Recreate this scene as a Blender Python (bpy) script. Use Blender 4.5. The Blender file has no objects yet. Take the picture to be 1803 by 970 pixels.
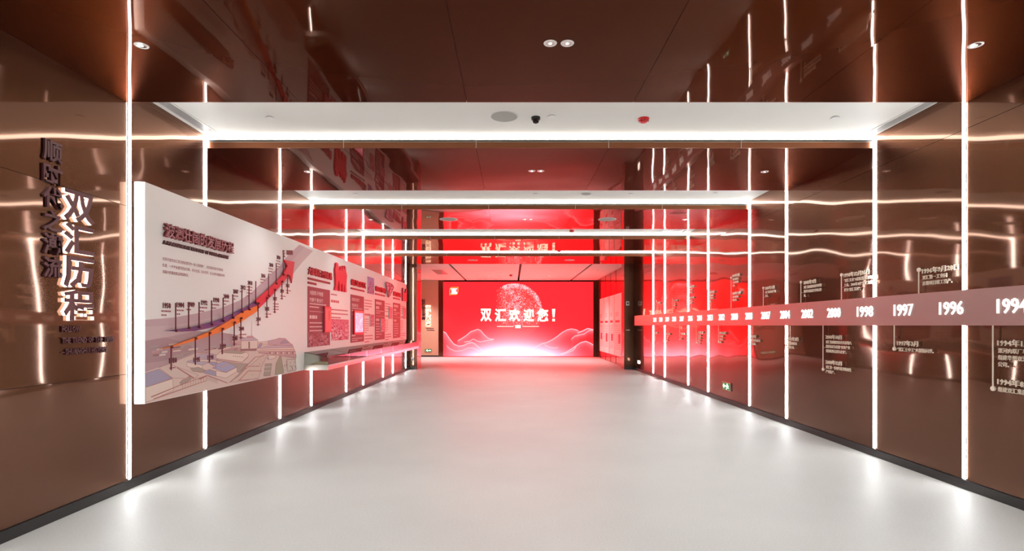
import bpy, math, random
import numpy as np
from mathutils import Vector
C = bpy.context.scene.collection
S = bpy.context.scene
random.seed(7); rng = np.random.default_rng(7)

# ---------------------------------------------------------------- camera, world, exposure
F, EYE, CX, HZ = 950.0, 1.3, 902.0, 573.0          # focal length in px, eye height, vanishing point of the 1803x970 frame
cam = bpy.data.cameras.new('camera'); co = bpy.data.objects.new('camera', cam); C.objects.link(co)
co.location = (0, 0, EYE); co.rotation_euler = (math.pi/2, 0, 0)
cam.sensor_width = 36; cam.lens = 36*F/1803; cam.shift_y = (HZ-485)/1803; cam.shift_x = (901.5-CX)/1803
cam.clip_start = 0.05
S.camera = co
w = bpy.data.worlds.new('world'); S.world = w; w.use_nodes = True
w.node_tree.nodes['Background'].inputs[0].default_value = (.02, .018, .016, 1)
S.view_settings.view_transform = 'Standard'; S.view_settings.look = 'None'
S.view_settings.exposure = 0.58; S.view_settings.gamma = 1
S.cycles.max_bounces = 10; S.cycles.glossy_bounces = 6; S.cycles.diffuse_bounces = 4
S.cycles.caustics_reflective = True; S.cycles.sample_clamp_indirect = 6; S.cycles.use_denoising = True
STRIP_E, COVE_E, SCREEN_E = 42.0, 9.0, .95       # emission of wall strips, cove strips, screen
DOWN_W = 27.0                                      # downlight watts

XL, XR = -3.05, 3.60                               # wall faces
ZS, ZC = 3.067, 3.19                               # bronze soffit, white ceiling
BX, WX, NX = -2.949, 3.580, 3.50                    # board face, caption plane, band face

def lin(r, g=None, b=None):
    if g is None: r, g, b = r
    f = lambda c: (c/255)/12.92 if c <= 10 else (((c/255)+.055)/1.055)**2.4
    return (f(r), f(g), f(b))

# ---------------------------------------------------------------- materials
MATS = {}
def mat(name, col=(200,200,200), rough=.5, metal=0., emit=None, es=1., spec=.5, noise=0., nscale=40., coat=0., bump=0.):
    if name in MATS: return MATS[name]
    m = bpy.data.materials.new(name); m.use_nodes = True; nt = m.node_tree; p = nt.nodes['Principled BSDF']
    c = lin(col)
    p.inputs['Base Color'].default_value = (*c, 1)
    p.inputs['Roughness'].default_value = rough; p.inputs['Metallic'].default_value = metal
    p.inputs['Specular IOR Level'].default_value = spec
    p.inputs['Coat Weight'].default_value = coat
    if emit is not None:
        p.inputs['Emission Color'].default_value = (*lin(emit), 1); p.inputs['Emission Strength'].default_value = es
    if noise or bump:
        g = nt.nodes.new('ShaderNodeNewGeometry'); n = nt.nodes.new('ShaderNodeTexNoise')
        n.inputs['Scale'].default_value = nscale; n.inputs['Detail'].default_value = 4
        nt.links.new(g.outputs['Position'], n.inputs['Vector'])
        if noise:
            r = nt.nodes.new('ShaderNodeMapRange'); r.inputs[3].default_value = 1-noise; r.inputs[4].default_value = 1+noise
            nt.links.new(n.outputs['Fac'], r.inputs[0])
            h = nt.nodes.new('ShaderNodeVectorMath'); h.operation = 'SCALE'; h.inputs[0].default_value = c
            nt.links.new(r.outputs[0], h.inputs['Scale']); nt.links.new(h.outputs[0], p.inputs['Base Color'])
        if bump:
            b = nt.nodes.new('ShaderNodeBump'); b.inputs['Distance'].default_value = bump
            nt.links.new(n.outputs['Fac'], b.inputs['Height']); nt.links.new(b.outputs[0], p.inputs['Normal'])
    MATS[name] = m
    return m

def bronze(name, sharp, broad, mix, rough, wave, stretch=(1,1,1), scale=1.1, brough=.36, grain=0., axis=2, edge=None):
    """polished bronze sheet: a mirror lobe over a broad brushed lobe, each panel dented its own way"""
    m = bpy.data.materials.new(name); m.use_nodes = True; nt = m.node_tree; N = nt.nodes; L = nt.links
    for n in list(N): N.remove(n)
    out = N.new('ShaderNodeOutputMaterial')
    a = N.new('ShaderNodeBsdfPrincipled'); b = N.new('ShaderNodeBsdfPrincipled')
    for p, c, r in ((a, sharp, rough), (b, broad, brough)):
        p.inputs['Base Color'].default_value = (*lin(c), 1); p.inputs['Metallic'].default_value = 1; p.inputs['Roughness'].default_value = r
        if edge: p.inputs['Specular Tint'].default_value = (*edge, 1)
    if grain:      # horizontal hairline finish: highlights smear upright
        tg = N.new('ShaderNodeCombineXYZ'); tg.inputs[axis].default_value = 1
        b.inputs['Anisotropic'].default_value = grain; L.new(tg.outputs[0], b.inputs['Tangent'])
    mx = N.new('ShaderNodeMixShader'); mx.inputs[0].default_value = mix
    L.new(a.outputs[0], mx.inputs[1]); L.new(b.outputs[0], mx.inputs[2]); L.new(mx.outputs[0], out.inputs[0])
    g = N.new('ShaderNodeNewGeometry'); oi = N.new('ShaderNodeObjectInfo')
    sc = N.new('ShaderNodeVectorMath'); sc.operation = 'MULTIPLY'; sc.inputs[1].default_value = stretch
    L.new(g.outputs['Position'], sc.inputs[0])
    k = N.new('ShaderNodeMath'); k.operation = 'MULTIPLY'; k.inputs[1].default_value = 40; L.new(oi.outputs['Random'], k.inputs[0])
    ad = N.new('ShaderNodeVectorMath'); L.new(sc.outputs[0], ad.inputs[0]); L.new(k.outputs[0], ad.inputs[1])
    n = N.new('ShaderNodeTexNoise'); n.inputs['Scale'].default_value = scale; n.inputs['Detail'].default_value = 1.2; n.inputs['Roughness'].default_value = .35
    L.new(ad.outputs[0], n.inputs['Vector'])
    bp = N.new('ShaderNodeBump'); bp.inputs['Distance'].default_value = wave; bp.inputs['Strength'].default_value = 1
    L.new(n.outputs['Fac'], bp.inputs['Height'])
    L.new(bp.outputs[0], a.inputs['Normal']); L.new(bp.outputs[0], b.inputs['Normal'])
    return m
M_wall = bronze('bronze_wall_sheet', (100,80,71), (144,96,70), .32, .04, .013, brough=.27, grain=.9)
M_soff = bronze('bronze_soffit_sheet', (28,18,14), (205,94,40), .09, .03, .009, scale=1.0, brough=.36, grain=.75, axis=0, edge=(.86,.76,.72))
M_fasc = bronze('bronze_fascia_sheet', (112,80,62), (160,100,70), .6, .12, .003)
M_col = bronze('bronze_column_sheet', (110,80,68), (110,75,58), .4, .08, .004)
M_band = bronze('brushed_steel_band', (150,128,124), (176,150,146), .8, .2, .001, brough=.42)
M_steel = mat('brushed_steel', (190,182,172), .3, 1.)
M_dark = mat('dark_backing', (22,17,16), .6)
M_base = mat('charcoal_skirting', (40,38,38), .35, noise=.15)
M_strip = mat('led_diffuser', (255,255,255), .5, emit=(246,250,252), es=STRIP_E)
M_cove = mat('cove_diffuser', (255,255,255), .5, emit=(255,248,238), es=COVE_E)
M_plaster = mat('white_plaster', (226,224,218), .7, noise=.02, nscale=3)
M_white = mat('white_plastic', (225,223,220), .4)
M_board = mat('board_white', (246,240,234), .45, noise=.012, nscale=6)
M_lens = mat('lamp_lens', (255,255,255), .2, emit=(255,248,238), es=6)
M_chrome = mat('chrome_reflector', (235,232,228), .12, 1.)
M_black = mat('black_plastic', (16,15,15), .25)
M_redpl = mat('red_plastic', (205,22,22), .35)
M_grey = mat('grey_mesh', (165,162,156), .7)
M_letter = mat('maroon_lacquer', (88,48,52), .35, .3)
M_glow = mat('letter_glow', (255,240,225), .5, emit=(255,240,222), es=3)
M_cream = mat('cream_enamel', (240,226,205), .45, emit=(240,226,205), es=.04)
M_num = mat('white_numeral', (255,255,255), .4, emit=(255,250,246), es=.6)
M_maroon = mat('maroon_print', (110,34,42), .5)
M_title = mat('rose_title', (165,90,95), .35)
M_info = mat('dull_red_panel', (158,66,76), .5, noise=.03, nscale=5)
M_pale = mat('pale_pink_print', (238,205,200), .5)
M_red = mat('bright_red_paint', (225,35,55), .4)
M_orange = mat('orange_paint', (250,122,30), .4)
M_purple = mat('purple_paint', (100,55,112), .4)
M_photo = mat('pink_photo_print', (225,95,115), .5, noise=.6, nscale=14)
M_photo2 = mat('violet_photo_print', (150,120,155), .5, noise=.4, nscale=9)
M_beige = mat('tan_wall_paint', (218,166,138), .55, noise=.03, nscale=2)
M_green = mat('exit_green', (90,220,130), .4, emit=(80,230,130), es=1.6)
M_gface = mat('exit_face', (225,255,235), .4, emit=(215,255,230), es=1.6)
M_paper = mat('aged_paper', (222,206,170), .7, noise=.08, nscale=25)
M_rose = mat('rose_placard', (205,110,112), .5)
M_edge = mat('glass_edge_green', (45,85,70), .15)

def floor_mat():
    m = bpy.data.materials.new('grey_resin_floor'); m.use_nodes = True; nt = m.node_tree; N = nt.nodes; L = nt.links
    p = N['Principled BSDF']
    g = N.new('ShaderNodeNewGeometry')
    n = N.new('ShaderNodeTexNoise'); n.inputs['Scale'].default_value = 70; n.inputs['Detail'].default_value = 5
    n2 = N.new('ShaderNodeTexNoise'); n2.inputs['Scale'].default_value = .9; n2.inputs['Detail'].default_value = 3
    L.new(g.outputs['Position'], n.inputs['Vector']); L.new(g.outputs['Position'], n2.inputs['Vector'])
    ad = N.new('ShaderNodeMath'); ad.operation = 'ADD'; L.new(n.outputs['Fac'], ad.inputs[0]); L.new(n2.outputs['Fac'], ad.inputs[1])
    r = N.new('ShaderNodeValToRGB'); r.color_ramp.elements[0].position = .35; r.color_ramp.elements[1].position = .65
    r.color_ramp.elements[0].color = (*lin(198,197,193), 1); r.color_ramp.elements[1].color = (*lin(213,211,206), 1)
    h = N.new('ShaderNodeMath'); h.operation = 'MULTIPLY'; h.inputs[1].default_value = .5; L.new(ad.outputs[0], h.inputs[0])
    L.new(h.outputs[0], r.inputs[0]); L.new(r.outputs[0], p.inputs['Base Color'])
    rr = N.new('ShaderNodeMapRange'); rr.inputs[3].default_value = .46; rr.inputs[4].default_value = .56
    L.new(n2.outputs['Fac'], rr.inputs[0]); L.new(rr.outputs[0], p.inputs['Roughness'])
    b = N.new('ShaderNodeBump'); b.inputs['Distance'].default_value = .0012; L.new(n2.outputs['Fac'], b.inputs['Height']); L.new(b.outputs[0], p.inputs['Normal'])
    return m
M_floor = floor_mat()
def glass_mat():
    m = bpy.data.materials.new('clear_glass'); m.use_nodes = True; nt = m.node_tree; N = nt.nodes; L = nt.links
    for n in list(N): N.remove(n)
    out = N.new('ShaderNodeOutputMaterial'); t = N.new('ShaderNodeBsdfTransparent'); t.inputs[0].default_value = (.94,.97,.95,1)
    gl = N.new('ShaderNodeBsdfGlossy'); gl.inputs['Roughness'].default_value = .02
    fr = N.new('ShaderNodeFresnel'); fr.inputs['IOR'].default_value = 1.3
    mx = N.new('ShaderNodeMixShader'); L.new(fr.outputs[0], mx.inputs[0]); L.new(t.outputs[0], mx.inputs[1]); L.new(gl.outputs[0], mx.inputs[2]); L.new(mx.outputs[0], out.inputs[0])
    return m
M_glass = glass_mat()
def vcol_mat(name, emit=0., rough=.5):
    m = bpy.data.materials.new(name); m.use_nodes = True; nt = m.node_tree; p = nt.nodes['Principled BSDF']
    a = nt.nodes.new('ShaderNodeAttribute'); a.attribute_name = 'tint'
    p.inputs['Roughness'].default_value = rough
    if emit:
        nt.links.new(a.outputs['Color'], p.inputs['Emission Color']); p.inputs['Emission Strength'].default_value = emit
        p.inputs['Base Color'].default_value = (.01,.01,.01,1); p.inputs['Specular IOR Level'].default_value = .2
    else: nt.links.new(a.outputs['Color'], p.inputs['Base Color'])
    return m
M_mural = vcol_mat('printed_mural')
M_screen = vcol_mat('screen_pixels', SCREEN_E, .6)
M_scrtext = mat('screen_text', (10,8,6), .6, emit=(255,247,215), es=1.7)
M_scrwhite = mat('screen_white', (10,8,6), .6, emit=(255,240,245), es=1.7)
M_scrgold = mat('screen_gold', (10,8,6), .6, emit=(255,150,60), es=1.3)

# ---------------------------------------------------------------- object helpers
ORG = {}
def tag(o, label=None, cat=None, group=None, kind=None):
    if label: o['label'] = label
    if cat: o['category'] = cat
    if group: o['group'] = group
    if kind: o['kind'] = kind
    return o
def empty(name, loc, label=None, cat=None, group=None, kind=None):
    o = bpy.data.objects.new(name, None); C.objects.link(o); o.location = loc; o.empty_display_size = .1
    ORG[o.name] = Vector(loc)
    return tag(o, label, cat, group, kind)
def link(name, me, m, parent=None, loc=None):
    """mesh in world coordinates; shifted to its root's origin"""
    o = bpy.data.objects.new(name, me); C.objects.link(o)
    for k in (m if isinstance(m, (list, tuple)) else [m]): me.materials.append(k)
    if parent is not None:
        o.parent = parent; org = ORG[parent.name]
    else:
        org = Vector(loc) if loc is not None else Vector((0, 0, 0)); o.location = org
    ORG[o.name] = org
    if org.length: 
        n = len(me.vertices); a = np.empty(n*3, 'f'); me.vertices.foreach_get('co', a)
        a = (a.reshape(-1, 3)-np.array(org, 'f')).ravel(); me.vertices.foreach_set('co', a)
    return o
class MB:
    def __init__(s): s.v = []; s.f = []; s.mi = []
    def box(s, x0, x1, y0, y1, z0, z1, mi=0):
        b = len(s.v); s.v += [(x, y, z) for z in (z0, z1) for x, y in ((x0,y0),(x1,y0),(x1,y1),(x0,y1))]
        for q in ((3,2,1,0),(4,5,6,7),(0,1,5,4),(1,2,6,5),(2,3,7,6),(3,0,4,7)): s.f.append([b+i for i in q]); s.mi.append(mi)
        return s
    def poly(s, pts, mi=0):
        b = len(s.v); s.v += [tuple(p) for p in pts]; s.f.append(list(range(b, b+len(pts)))); s.mi.append(mi); return s
    def prism(s, pts, d, mi=0):
        """closed outline pts (3D, in one plane) thickened by vector d (front side = pts + d)"""
        n = len(pts); b = len(s.v); d = Vector(d)
        s.v += [tuple(Vector(p)) for p in pts]+[tuple(Vector(p)+d) for p in pts]
        s.f.append([b+i for i in range(n)][::-1]); s.mi.append(mi); s.f.append([b+n+i for i in range(n)]); s.mi.append(mi)
        for i in range(n):
            j = (i+1) % n; s.f.append([b+i, b+j, b+n+j, b+n+i]); s.mi.append(mi)
        return s
    def lathe(s, prof, c, n=24, mi=0, axis='z', sy=1.):
        """prof: (r, h) pairs turned round the axis through c"""
        b = len(s.v)
        for r, h in prof:
            for i in range(n):
                a = 2*math.pi*i/n; u, w_ = r*math.cos(a), r*math.sin(a)
                p = (c[0]+u, c[1]+w_*sy, c[2]+h) if axis == 'z' else (c[0]+h, c[1]+u, c[2]+w_)
                s.v.append(p)
        for k in range(len(prof)-1):
            for i in range(n):
                j = (i+1) % n; s.f.append([b+k*n+i, b+k*n+j, b+(k+1)*n+j, b+(k+1)*n+i]); s.mi.append(mi)
        s.f.append([b+i for i in range(n)][::-1]); s.mi.append(mi)
        s.f.append([b+(len(prof)-1)*n+i for i in range(n)]); s.mi.append(mi)
        return s
    def build(s, name, m, parent=None, loc=None, fixn=True):
        me = bpy.data.meshes.new(name); me.from_pydata(s.v, [], s.f); me.polygons.foreach_set('material_index', s.mi)
        if fixn:
            import bmesh
            bm = bmesh.new(); bm.from_mesh(me); bmesh.ops.recalc_face_normals(bm, faces=bm.faces); bm.to_mesh(me); bm.free()
        return link(name, me, m, parent, loc)
def box(name, x0, x1, y0, y1, z0, z1, m, parent=None, loc=None):
    return MB().box(x0, x1, y0, y1, z0, z1).build(name, m, parent, loc, False)
def dup(root, loc):
    r = root.copy(); C.objects.link(r); r.location = loc; ORG[r.name] = Vector(loc)
    for ch in list(root.children):
        c = ch.copy(); C.objects.link(c); c.parent = r
        for g in list(ch.children):
            d = g.copy(); C.objects.link(d); d.parent = c
    return r

# text: real glyph outlines laid on a plane (left wall, right wall or a wall facing the camera)
_tc = {}
def glyphs(s, off, ext, res):
    k = (s, off, ext, res)
    if k not in _tc:
        c = bpy.data.curves.new('t', 'FONT'); c.body = s; c.size = 1; c.offset = off; c.resolution_u = res; c.extrude = ext
        o = bpy.data.objects.new('t', c); C.objects.link(o)
        m = bpy.data.meshes.new_from_object(o)
        n = len(m.vertices); a = np.empty(n*3, 'f'); m.vertices.foreach_get('co', a)
        f = [tuple(p.vertices) for p in m.polygons]
        bpy.data.objects.remove(o); bpy.data.curves.remove(c); bpy.data.meshes.remove(m)
        _tc[k] = (a.reshape(-1, 3), f)
    return _tc[k]
AX = {'L': (Vector((0,1,0)), Vector((0,0,1)), Vector((1,0,0))), 'R': (Vector((0,-1,0)), Vector((0,0,1)), Vector((-1,0,0))),
      'F': (Vector((1,0,0)), Vector((0,0,1)), Vector((0,-1,0)))}
def text(name, s, side, o, w, h, m, parent, off=.012, depth=0., res=1, lines=None, lw=None):
    """fit the string s in the box with lower-left corner o, width w, height h; depth = thickness off the surface"""
    u, v, n = AX[side]
    rows = lines or [s]; V = []; Fc = []; nb = 0
    for i, row in enumerate(rows):
        a, f = glyphs(row, off, .5 if depth else 0., res)
        if not len(a): continue
        lo, hi = a.min(0), a.max(0)
        if lines:     # paragraph: common advance and pitch, w = width of a full-width character, h = line pitch
            x = a[:,0]*w; y = a[:,1]*w*1.02 - i*h
        else:
            x = (a[:,0]-lo[0])/(hi[0]-lo[0])*w; y = (a[:,1]-lo[1])/(hi[1]-lo[1])*h
        z = (a[:,2]+.5)*depth if depth else a[:,2]*0
        P = np.array(o, 'f')+np.outer(x, u)+np.outer(y, v)+np.outer(z, n)
        V += [tuple(p) for p in P]; Fc += [tuple(q+nb for q in t) for t in f]; nb += len(P)
    me = bpy.data.meshes.new(name); me.from_pydata(V, [], Fc)
    o_ = link(name, me, m, parent)
    if lines: o_['kind'] = 'stuff'
    return o_

# points on the real planes seen through a pixel of the photograph
def PL(px, py, X=BX): Y = X*F/(px-CX); return (X, Y, EYE+(HZ-py)*Y/F)
def PF(px, py, Y): return ((px-CX)*Y/F, Y, EYE+(HZ-py)*Y/F)

# ---------------------------------------------------------------- structure
Y0, Y1 = -4.2, 15.95
G = [(-1.38, -.28), (1.44, 2.55), (4.27, 5.38), (7.06, 8.21), (9.89, 11.06), (12.71, 13.79), (15.5, 15.95)]   # white gaps between soffits
SOF = [(Y0, -1.38), (-.28, 1.44), (2.55, 4.27), (5.38, 7.06), (8.21, 9.89), (11.06, 12.71), (13.79, 15.5)]
STR = [-1.358, -.302, 1.462, 2.528, 4.292, 5.358, 7.082, 8.188, 9.912, 11.038, 12.732, 13.768]

fl = box('floor', -5.2, 4.6, Y0-.3, 22.9, -.12, 0, M_floor, None); tag(fl, 'pale grey polished resin floor of the hall', 'floor', kind='structure')
hall = box('wall_left', XL-.16, XL-.012, Y0, 16.7, 0, 3.3, M_dark); tag(hall, 'left hall wall of polished bronze sheets', 'wall', kind='structure')
hr = box('wall_right', XR+.012, XR+.16, Y0, 22.5, 0, 3.3, M_dark); tag(hr, 'right hall wall of polished bronze sheets', 'wall', kind='structure')
def panels(side, root, zs, ys):
    for a, b in zip(ys[:-1], ys[1:]):
        g0 = .016 if a in STR or a == 15.44 else .002; g1 = .016 if b in STR or b == 15.44 else .002
        for z0, z1 in zip(zs[:-1], zs[1:]):
            x = (XL-.012, XL) if side == 'L' else (XR, XR+.012)
            box('panel', x[0], x[1], a+g0, b-g1, z0+.0018, z1-.0018, M_wall, root)
panels('L', hall, (.075, .915, 2.245, 3.30), [Y0]+STR+[15.44, 16.0])
panels('R', hr, (.075, 2.86, 3.30), [Y0]+STR+[16.0])
b = box('baseboard_left', XL-.012, XL+.012, Y0, 16.0, 0, .073, M_base); tag(b, 'charcoal skirting along the left wall', 'skirting', kind='structure')
b = box('baseboard_right', XR-.012, XR+.012, Y0, 16.0, 0, .073, M_base); tag(b, 'charcoal skirting along the right wall', 'skirting', kind='structure')
b = box('wall_back', XL-.16, XR+.16, Y0-.2, Y0, 0, 3.3, mat('rear_wall', (120,95,82), .4, .5)); tag(b, 'bronze wall behind the camera', 'wall', kind='structure')

ce = box('ceiling', -5.2, 4.6, Y0-.2, 22.9, 3.32, 3.42, M_dark); tag(ce, 'white plaster ceiling bays between the bronze soffits', 'ceiling', kind='structure')
for a, b_ in G[:-1]: box('ceiling_bay', XL, XR, a-.3, b_+.28, ZC, ZC+.03, M_plaster, ce)
JX = [-5.0, -1.93, .255, 2.445, 3.6]
for x0, x1 in zip(JX[:-1], JX[1:]): box('ceiling_panel', x0+.035, x1-.035, 15.2, 22.42, 3.175, 3.205, M_plaster, ce)
SX = [XL, -1.68, -.36, .96, 2.28, XR]
names = ['seventh', 'sixth', 'fifth', 'fourth', 'third', 'second', 'farthest']
near = ['rearmost bronze soffit behind the camera', 'bronze soffit over the camera', 'big dark bronze soffit at the top of the picture', 'dark bronze soffit second from the camera', 'bronze soffit third from the camera, before the red reflection', 'thin bronze soffit fourth from the camera', 'bronze soffit farthest from the camera, just before the pink ceiling']
for i, (a, b_) in enumerate(SOF):
    r = box('trim_%d' % (i+1), XL, XR, a+.005, b_-.003, ZS+.012, ZC-.002 if i else ZC-.002, M_dark); tag(r, near[i], 'soffit', kind='structure')
    for x0, x1 in zip(SX[:-1], SX[1:]):
        box('soffit_panel', x0+.0015, x1-.0015, a+.001, b_-.001, ZS, ZS+.012, M_soff, r)
        if i: box('fascia_panel', x0+.002, x1-.002, a-.006, a+.005, ZS, ZS+.066, M_fasc, r)
        box('rear_fascia', x0+.002, x1-.002, b_-.003, b_+.004, ZS, ZC-.002, M_fasc, r)
    if i:
        box('fascia_ledge', XL+.02, XR-.02, a-.012, a+.003, ZS+.058, ZS+.064, M_steel, r)
        for x in SX[1:-1]: box('joint_bead', x-.0035, x+.0035, a-.009, a-.004, ZS, ZS+.09, M_steel, r)

# light strips
pos_words = {1.44:'just behind the camera', 2.56:'just in front of the camera'}
ordn = ['first', 'second', 'third', 'fourth', 'fifth', 'sixth', 'seventh', 'eighth', 'ninth']
proto = empty('light_strip', (0,0,0)); box('diffuser', -.008, .008, -.011, .011, .085, ZC-.012, M_strip, proto); box('channel', -.012, .0, -.0155, .0155, .075, ZC-.006, M_white, proto)
first = True
for side, x in (('left', XL), ('right', XR)):
    n = 0
    for y in STR+([15.44] if side == 'left' else []):
        loc = (x+(.004 if side == 'left' else -.004), y, 0)
        if first: o = proto; o.location = loc; first = False
        else: o = dup(proto, loc)
        if side == 'right': o.rotation_euler.z = math.pi
        if y > 4: lab = '%s white vertical light strip on the %s wall, counted from the camera' % (ordn[n], side); n += 1
        else: lab = 'white vertical light strip on the %s wall %s' % (side, {-1.358:'farthest behind the camera', -.302:'a little behind the camera', 1.462:'beside the camera', 2.528:'just outside the picture'}[y])
        tag(o, lab, 'light strip', 'vertical light strips on the %s wall' % side)
for i, (a, b_) in enumerate(SOF[1:]):
    lab = ['behind the camera', 'above the camera', 'across the ceiling nearest the camera', 'second nearest across the ceiling', 'third nearest across the ceiling', 'farthest across the ceiling'][i]
    o = box('cove_light', XL+.01, XR-.01, a-.010, a-.002, ZS+.078, ZC-.001, M_white, None, (0, a, ZS+.09))
    MB().poly([(XL+.012, a-.0105, ZS+.084), (XR-.012, a-.0105, ZS+.084), (XR-.012, a-.0105, ZS+.1205), (XL+.012, a-.0105, ZS+.1205)]).build('diffuser', M_cove, o, fixn=False)
    tag(o, 'long white cove light ' + lab, 'light strip', 'cove lights along the soffit edges')

# columns at the end of the hall
def column(name, x0, x1, y0, y1, label):
    r = box(name, x0+.01, x1, y0+.01, y1, 0, 3.2, M_dark, None, ((x0+x1)/2, y0, 0)); tag(r, label, 'column', kind='structure')
    for z0, z1 in ((0, .073), (.076, 2.86), (2.863, 3.2)):
        box('panel', x0, x1, y0, y0+.01, z0, z1, M_col if z0 else M_base, r)
    return r
cl = column('trim_8', XL-.02, -2.835, 16.0, 16.7, 'dark bronze column at the far end of the left wall'); 
box('panel', -2.835, -2.825, 16.0, 16.7, 0, 3.2, M_wall, cl)
cr = column('trim_9', 3.325, XR+.02, 16.0, 16.35, 'dark bronze column at the far end of the right wall')
box('panel', 3.315, 3.325, 16.0, 16.35, 0, 3.2, M_wall, cr)
# far hall
o = box('wall_far_left', -5.2, -5.0, 16.7, 22.6, 0, 3.3, M_wall); tag(o, 'left side wall of the far bay', 'wall', kind='structure')
o = box('wall_return', -5.2, XL-.16, 16.5, 16.7, 0, 3.3, M_beige); tag(o, 'return wall hidden behind the left column', 'wall', kind='structure')
wf = box('wall_far', -5.2, 3.75, 22.5, 22.7, 0, 3.3, M_dark); tag(wf, 'far end wall around the red screen', 'wall', kind='structure')
box('tan_panel', -5.0, -3.065, 22.40, 22.5, .06, 3.17, M_beige, wf); box('skirting', -5.0, -3.065, 22.40, 22.5, 0, .058, M_base, wf)
box('bronze_panel', -3.05, -2.875, 22.38, 22.5, 0, 3.17, M_col, wf); box('bronze_panel', 3.37, 3.60, 22.34, 22.5, 0, 3.17, M_col, wf)
wr = box('wall_far_right', 3.52, XR+.01, 16.35, 22.4, 0, 3.2, M_dark); tag(wr, 'right side wall of the far bay, glossy panels between dark slots', 'wall', kind='structure')
jy = [17.07, 18.23, 19.20, 20.24, 21.33]
for a, b_ in zip([16.36]+jy, jy+[22.33]): box('panel', 3.50, 3.52, a+.04, b_-.04, .0, 3.17, M_wall, wr)

# ---------------------------------------------------------------- red screen
SXa, SXb, SY, SZa, SZb = -2.853, 3.348, 22.3, .03, 3.10
def screen():
    r = empty('video_screen', ((SXa+SXb)/2, SY, 0), 'huge red video wall with a welcome message at the far end of the hall', 'screen')
    f = MB().box(SXa-.025, SXb+.022, SY+.01, SY+.15, SZa-.03, SZb+.02); f.build('housing', M_black, r)
    nx, nz = 540, 270
    px = np.linspace(781, 1044, nx); py = np.linspace(628, 496.5, nz); P, Q = np.meshgrid(px, py)
    R = np.zeros((nz, nx, 3)); R[...] = (1., .017, .026)
    R[..., 1] *= 1+.0*P
    def addw(wt, c=(1., .93, .98)): 
        for k in range(3): R[..., k] = R[..., k]*(1-wt)+c[k]*wt
    g = np.exp(-((P-902)/60)**2-((Q-640)/40)**2)
    addw(np.clip(g*1.15, 0, .93), (1., .56, .70))
    g2 = np.exp(-((P-905)/66)**2-((Q-638)/19)**2); addw(np.clip(g2*1.35, 0, 1), (1.3, 1.9, 2.6))
    # globe of specks
    cx, cy, rad = 906, 548, 49; rr = np.sqrt((P-cx)**2+(Q-cy)**2)/rad; ang = np.arctan2(cy-Q, P-cx)
    sp = rng.random((nz, nx)); sp = (sp+np.roll(sp, 1, 0)+np.roll(sp, 1, 1)+np.roll(np.roll(sp,1,0),1,1))/4
    low = rng.random((20, 40)); li = np.clip(((P-781)/263*39), 0, 38.999); lj = np.clip((628-Q)/131.5*19, 0, 18.999)
    i0, j0 = li.astype(int), lj.astype(int); fi, fj = li-i0, lj-j0
    ln = (low[j0, i0]*(1-fi)+low[j0, i0+1]*fi)*(1-fj)+(low[j0+1, i0]*(1-fi)+low[j0+1, i0+1]*fi)*fj
    dens = np.where(rr < 1, .25+.5*ln, 0)
    rim = np.exp(-((rr-.93)/.09)**2)*(ang > -.15)*(ang < 2.0)*.5
    left = np.clip((P-872)/14, 0, 1); inside = (rr < 1.0)
    dens = (dens*(.5+.5*np.exp(-((P-905)/26)**2))+rim)*left*inside*np.clip((578-Q)/14, 0, 1)
    hole = np.exp(-(((P-930)*.8+(Q-525)*.6)/16)**2-(((Q-525)*.8-(P-930)*.6)/6)**2); dens *= 1-.9*hole
    addw(np.clip((sp-(.74-.40*dens))*7, 0, .8)*(dens > .05), (1., .72, .80))
    halo = (rr < 1)*.10*left; addw(halo, (1., .25, .15))
    # ribbons of light
    A = lambda p: [(780+x/7.186, 495+y/7.186) for x, y in p]; B = lambda p: [(900+x/7.186, 495+y/7.186) for x, y in p]
    W = [(A([(0,640),(40,660),(90,740),(140,800),(200,828),(260,820),(320,790),(370,780),(410,800),(470,860),(530,915),(570,940)]), .8, 14),
         (A([(180,765),(240,730),(300,690),(350,645),(400,628),(440,612),(480,630),(520,680),(570,725),(610,740),(655,738)]), .7, 9),
         (A([(260,775),(340,765),(385,735),(440,765),(480,772),(540,760),(650,740)]), .55, 3),
         (A([(40,810),(90,860),(160,890),(240,885),(320,850),(380,850),(440,880),(540,930)]), .5, 6),
         (B([(270,870),(330,830),(380,798),(450,780),(520,745),(580,705),(640,655),(700,622),(760,608),(820,620),(860,640)]), .7, 12),
         (B([(830,660),(900,635),(960,603),(1000,610),(1030,620)]), .95, 5), (B([(750,745),(800,700),(860,685),(920,672),(970,635),(1030,615)]), .6, 5),
         (B([(600,935),(680,910),(750,870),(820,820),(880,780),(940,766),(990,785),(1030,810)]), .8, 9),
         (B([(620,940),(700,915),(780,880),(830,820)]), .6, 2), (B([(410,805),(480,840),(550,852),(600,840)]), .5, 3)]
    for pts, s_, fall in W:
        xs = np.array([p[0] for p in pts]); ys = np.array([p[1] for p in pts])
        yy = np.interp(P, xs, ys); slope = np.interp(P, (xs[1:]+xs[:-1])/2, np.diff(ys)/np.diff(xs)); k = 1/np.sqrt(1+slope**2)
        ends = np.clip((P-xs[0])/3+.3*(xs[0] < 785), 0, 1)*np.clip((xs[-1]-P)/3+(xs[-1] > 1042), 0, 1)
        dq = (Q-yy)*k
        addw(np.clip(s_*np.exp(-(dq/.55)**2)*ends, 0, 1), (1., .78, .86))
        addw(np.where(dq > 0, .42*s_*np.exp(-dq/fall*1.6), 0)*ends, (1., .42, .52))
    R[..., 0] *= 4.2
    X = (P-CX)*SY/F; Z = EYE+(HZ-Q)*SY/F
    X = SXa+(P-781)/263*(SXb-SXa); Z = SZa+(628-Q)/131.5*(SZb-SZa)
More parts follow.
